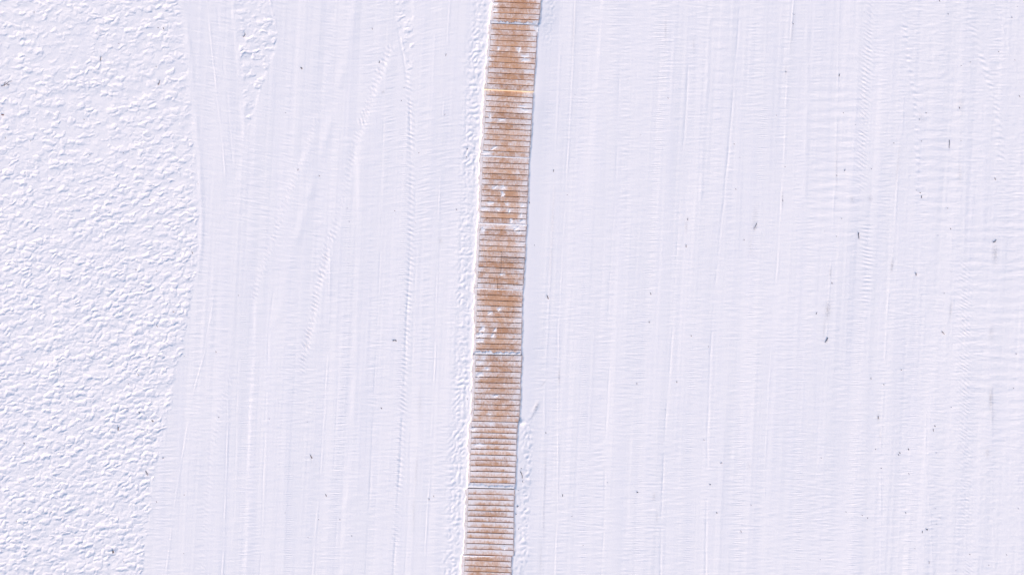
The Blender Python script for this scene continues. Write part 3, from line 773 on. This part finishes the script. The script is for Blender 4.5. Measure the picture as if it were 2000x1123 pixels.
put_twig(1019, 928, [[(-2, -7), (0, -2), (1.5, 2), (1, 7)]], .012, 'dark twig among snow lumps beside the right edge of the eighth section')
put_twig(197, 115, [[(-.8, 4), (.5, 0), (1, -4)]], .014, 'stubby upright dark twig on the upper rough snow')
UNIQ = [
 (221, 1077, 6, 0, 'largest dark bark flake on the rough snow near the bottom of the photo'),
 (1011, 989, 5.5, 0, 'black bark flake right beside the ninth section, the upper of two'),
 (1008, 1004, 4, 0, 'dark bark flake right beside the ninth section, the lower of two'),
 (913, 292, 4.5, 0, 'dark bark flake just left of the third boardwalk section'),
 (1070, 581, 4.5, 0, 'dark bark flake on smooth snow right of the sixth section'),
 (319, 894, 5, 1, 'grey bark flake on packed snow at the lower edge of the rough field'),
 (287, 924, 6, 1, 'bluish grey flake on the last lumps of the rough field, below the grey flake'),
 (231, 837, 4.5, 0, 'dark bark flake among the lower rough lumps, lowest of three in a slanting row'),
 (272, 806, 5, 0, 'dark bark flake among the lower rough lumps, highest of three in a slanting row'),
 (298, 822, 4.5, 0, 'dark bark flake at the rough field edge, rightmost of three in a slanting row'),
 (6, 225, 7, 2, 'reddish dry leaf on rough snow at the left edge of the photo'),
 (339, 609, 4, 2, 'small reddish dry leaf at the edge of the rough field halfway down'),
 (589, 134, 4.5, 0, 'lone dark bark flake on the broad slanting track near the top'),
 (608, 892, 4.5, 0, 'lone dark bark flake left of the long step ridge in the lower left half'),
 (1245, 961, 5, 0, 'lone dark bark flake on the tread print right of the eighth section'),
 (1409, 904, 5, 1, 'grey bark flake right of the long pale ridge, in the lower half'),
 (1387, 946, 4.5, 0, 'small dark bark flake touching the long pale ridge in the lower half'),
 (1811, 1034, 4.5, 0, 'black bark flake near the lower right, darkest in its cluster'),
 (1789, 536, 5, 1, 'round grey flake on smooth snow right of the thin dirt streak'),
]
for (px, py, sz, mi, lb) in UNIQ: put_flake(px, py, sz * .62, mi, lb)
for dx in (-2, 2): put_flake(771 + dx, 665, 3, 0, 'tiny dark flake of a close pair on packed snow, the %s one' % ('left' if dx < 0 else 'right'), 1)
ZONES = [
 ('tiny dark speck lying on the rough pitted snow', 'dark specks on the rough snow',
  [(67, 25), (309, 55), (319, 56), (232, 86), (305, 131), (71, 185), (165, 234), (11, 270), (60, 276), (241, 299), (277, 567), (307, 637), (292, 700), (42, 698), (62, 615), (266, 527), (306, 530),
   (47, 866), (37, 942), (32, 1018), (242, 1096), (251, 750), (270, 732), (176, 303), (293, 392)]),
 ('tiny dark speck lying on the packed snow left of the boardwalk', 'dark specks on the left packed snow',
  [(558, 221), (727, 57), (789, 172), (784, 197), (741, 122), (869, 224), (871, 108), (466, 577), (422, 687), (369, 546), (376, 494), (360, 966), (306, 980), (359, 1080), (427, 815), (526, 818), (600, 824),
   (617, 907), (360, 695), (637, 967), (557, 1001), (623, 1014), (664, 1014), (687, 1046), (602, 1049), (818, 299), (811, 435), (771, 412), (582, 332), (624, 344), (911, 307), (892, 410), (913, 779),
   (678, 407), (682, 433), (387, 359), (838, 975), (847, 969), (745, 797)]),
 ('tiny dark speck lying on the packed snow close beside the right edge of the boardwalk', 'dark specks beside the right boardwalk edge',
  [(1044, 479), (1066, 845), (1013, 1033), (1017, 922), (1013, 958), (1021, 940), (1018, 915), (1081, 334), (1034, 396)]),
 ('tiny dark speck lying on the packed snow in the middle of the right half', 'dark specks on the middle right snow',
  [(1108, 381), (1187, 942), (1375, 859), (1300, 800), (1244, 749), (1322, 746), (1139, 1064), (1447, 1037), (1467, 986), (1400, 1001), (1251, 264), (1305, 192), (1123, 186), (1434, 282), (1445, 308),
   (1437, 370), (1343, 429), (1453, 469), (1340, 481), (1092, 739), (1271, 574), (1268, 629), (1350, 656), (1117, 1008), (1099, 967), (1384, 677)]),
 ('tiny dark speck lying on the ribbed and streaked snow at far right', 'dark specks on the far right snow',
  [(1551, 29), (1549, 47), (1535, 141), (1639, 148), (1671, 244), (1647, 221), (1809, 221), (1796, 234), (1877, 129), (1895, 122), (1950, 102), (1982, 118), (1976, 35), (1852, 28), (1835, 2), (1874, 211),
   (1991, 189), (1516, 226), (1987, 14), (1800, 276), (1877, 275), (1634, 462), (1746, 280), (1650, 333), (1702, 330), (1634, 343), (1797, 377), (1800, 385), (1790, 372), (1851, 407), (1944, 350), (1529, 392),
   (1611, 452), (1857, 447), (1832, 460), (1533, 326), (1644, 427), (1844, 573), (1595, 612), (1985, 691), (1701, 739), (1609, 784), (1715, 815), (1823, 840), (1826, 832), (1710, 877), (1774, 877), (1829, 884),
   (1604, 894), (1755, 888), (1757, 884), (1775, 925), (1980, 758), (1858, 795), (1760, 722), (1726, 751), (1836, 1011), (1829, 1023), (1802, 1039), (1694, 1011), (1684, 1006), (1652, 999), (1769, 1001),
   (1894, 1082), (1966, 1083), (1867, 1113), (1931, 1103), (1787, 1071), (1602, 1092), (1989, 993), (1815, 1098), (1721, 914), (1827, 993), (1625, 553)]),
]
for lb, gp, pts in ZONES:
    for (px, py) in pts:
        r = random.Random(int(px * 5 + py * 3))
        put_flake(px, py, r.uniform(1.15, 1.95), 0 if r.random() < .55 else 1, lb, None, gp, 'speck', 'bark_speck')
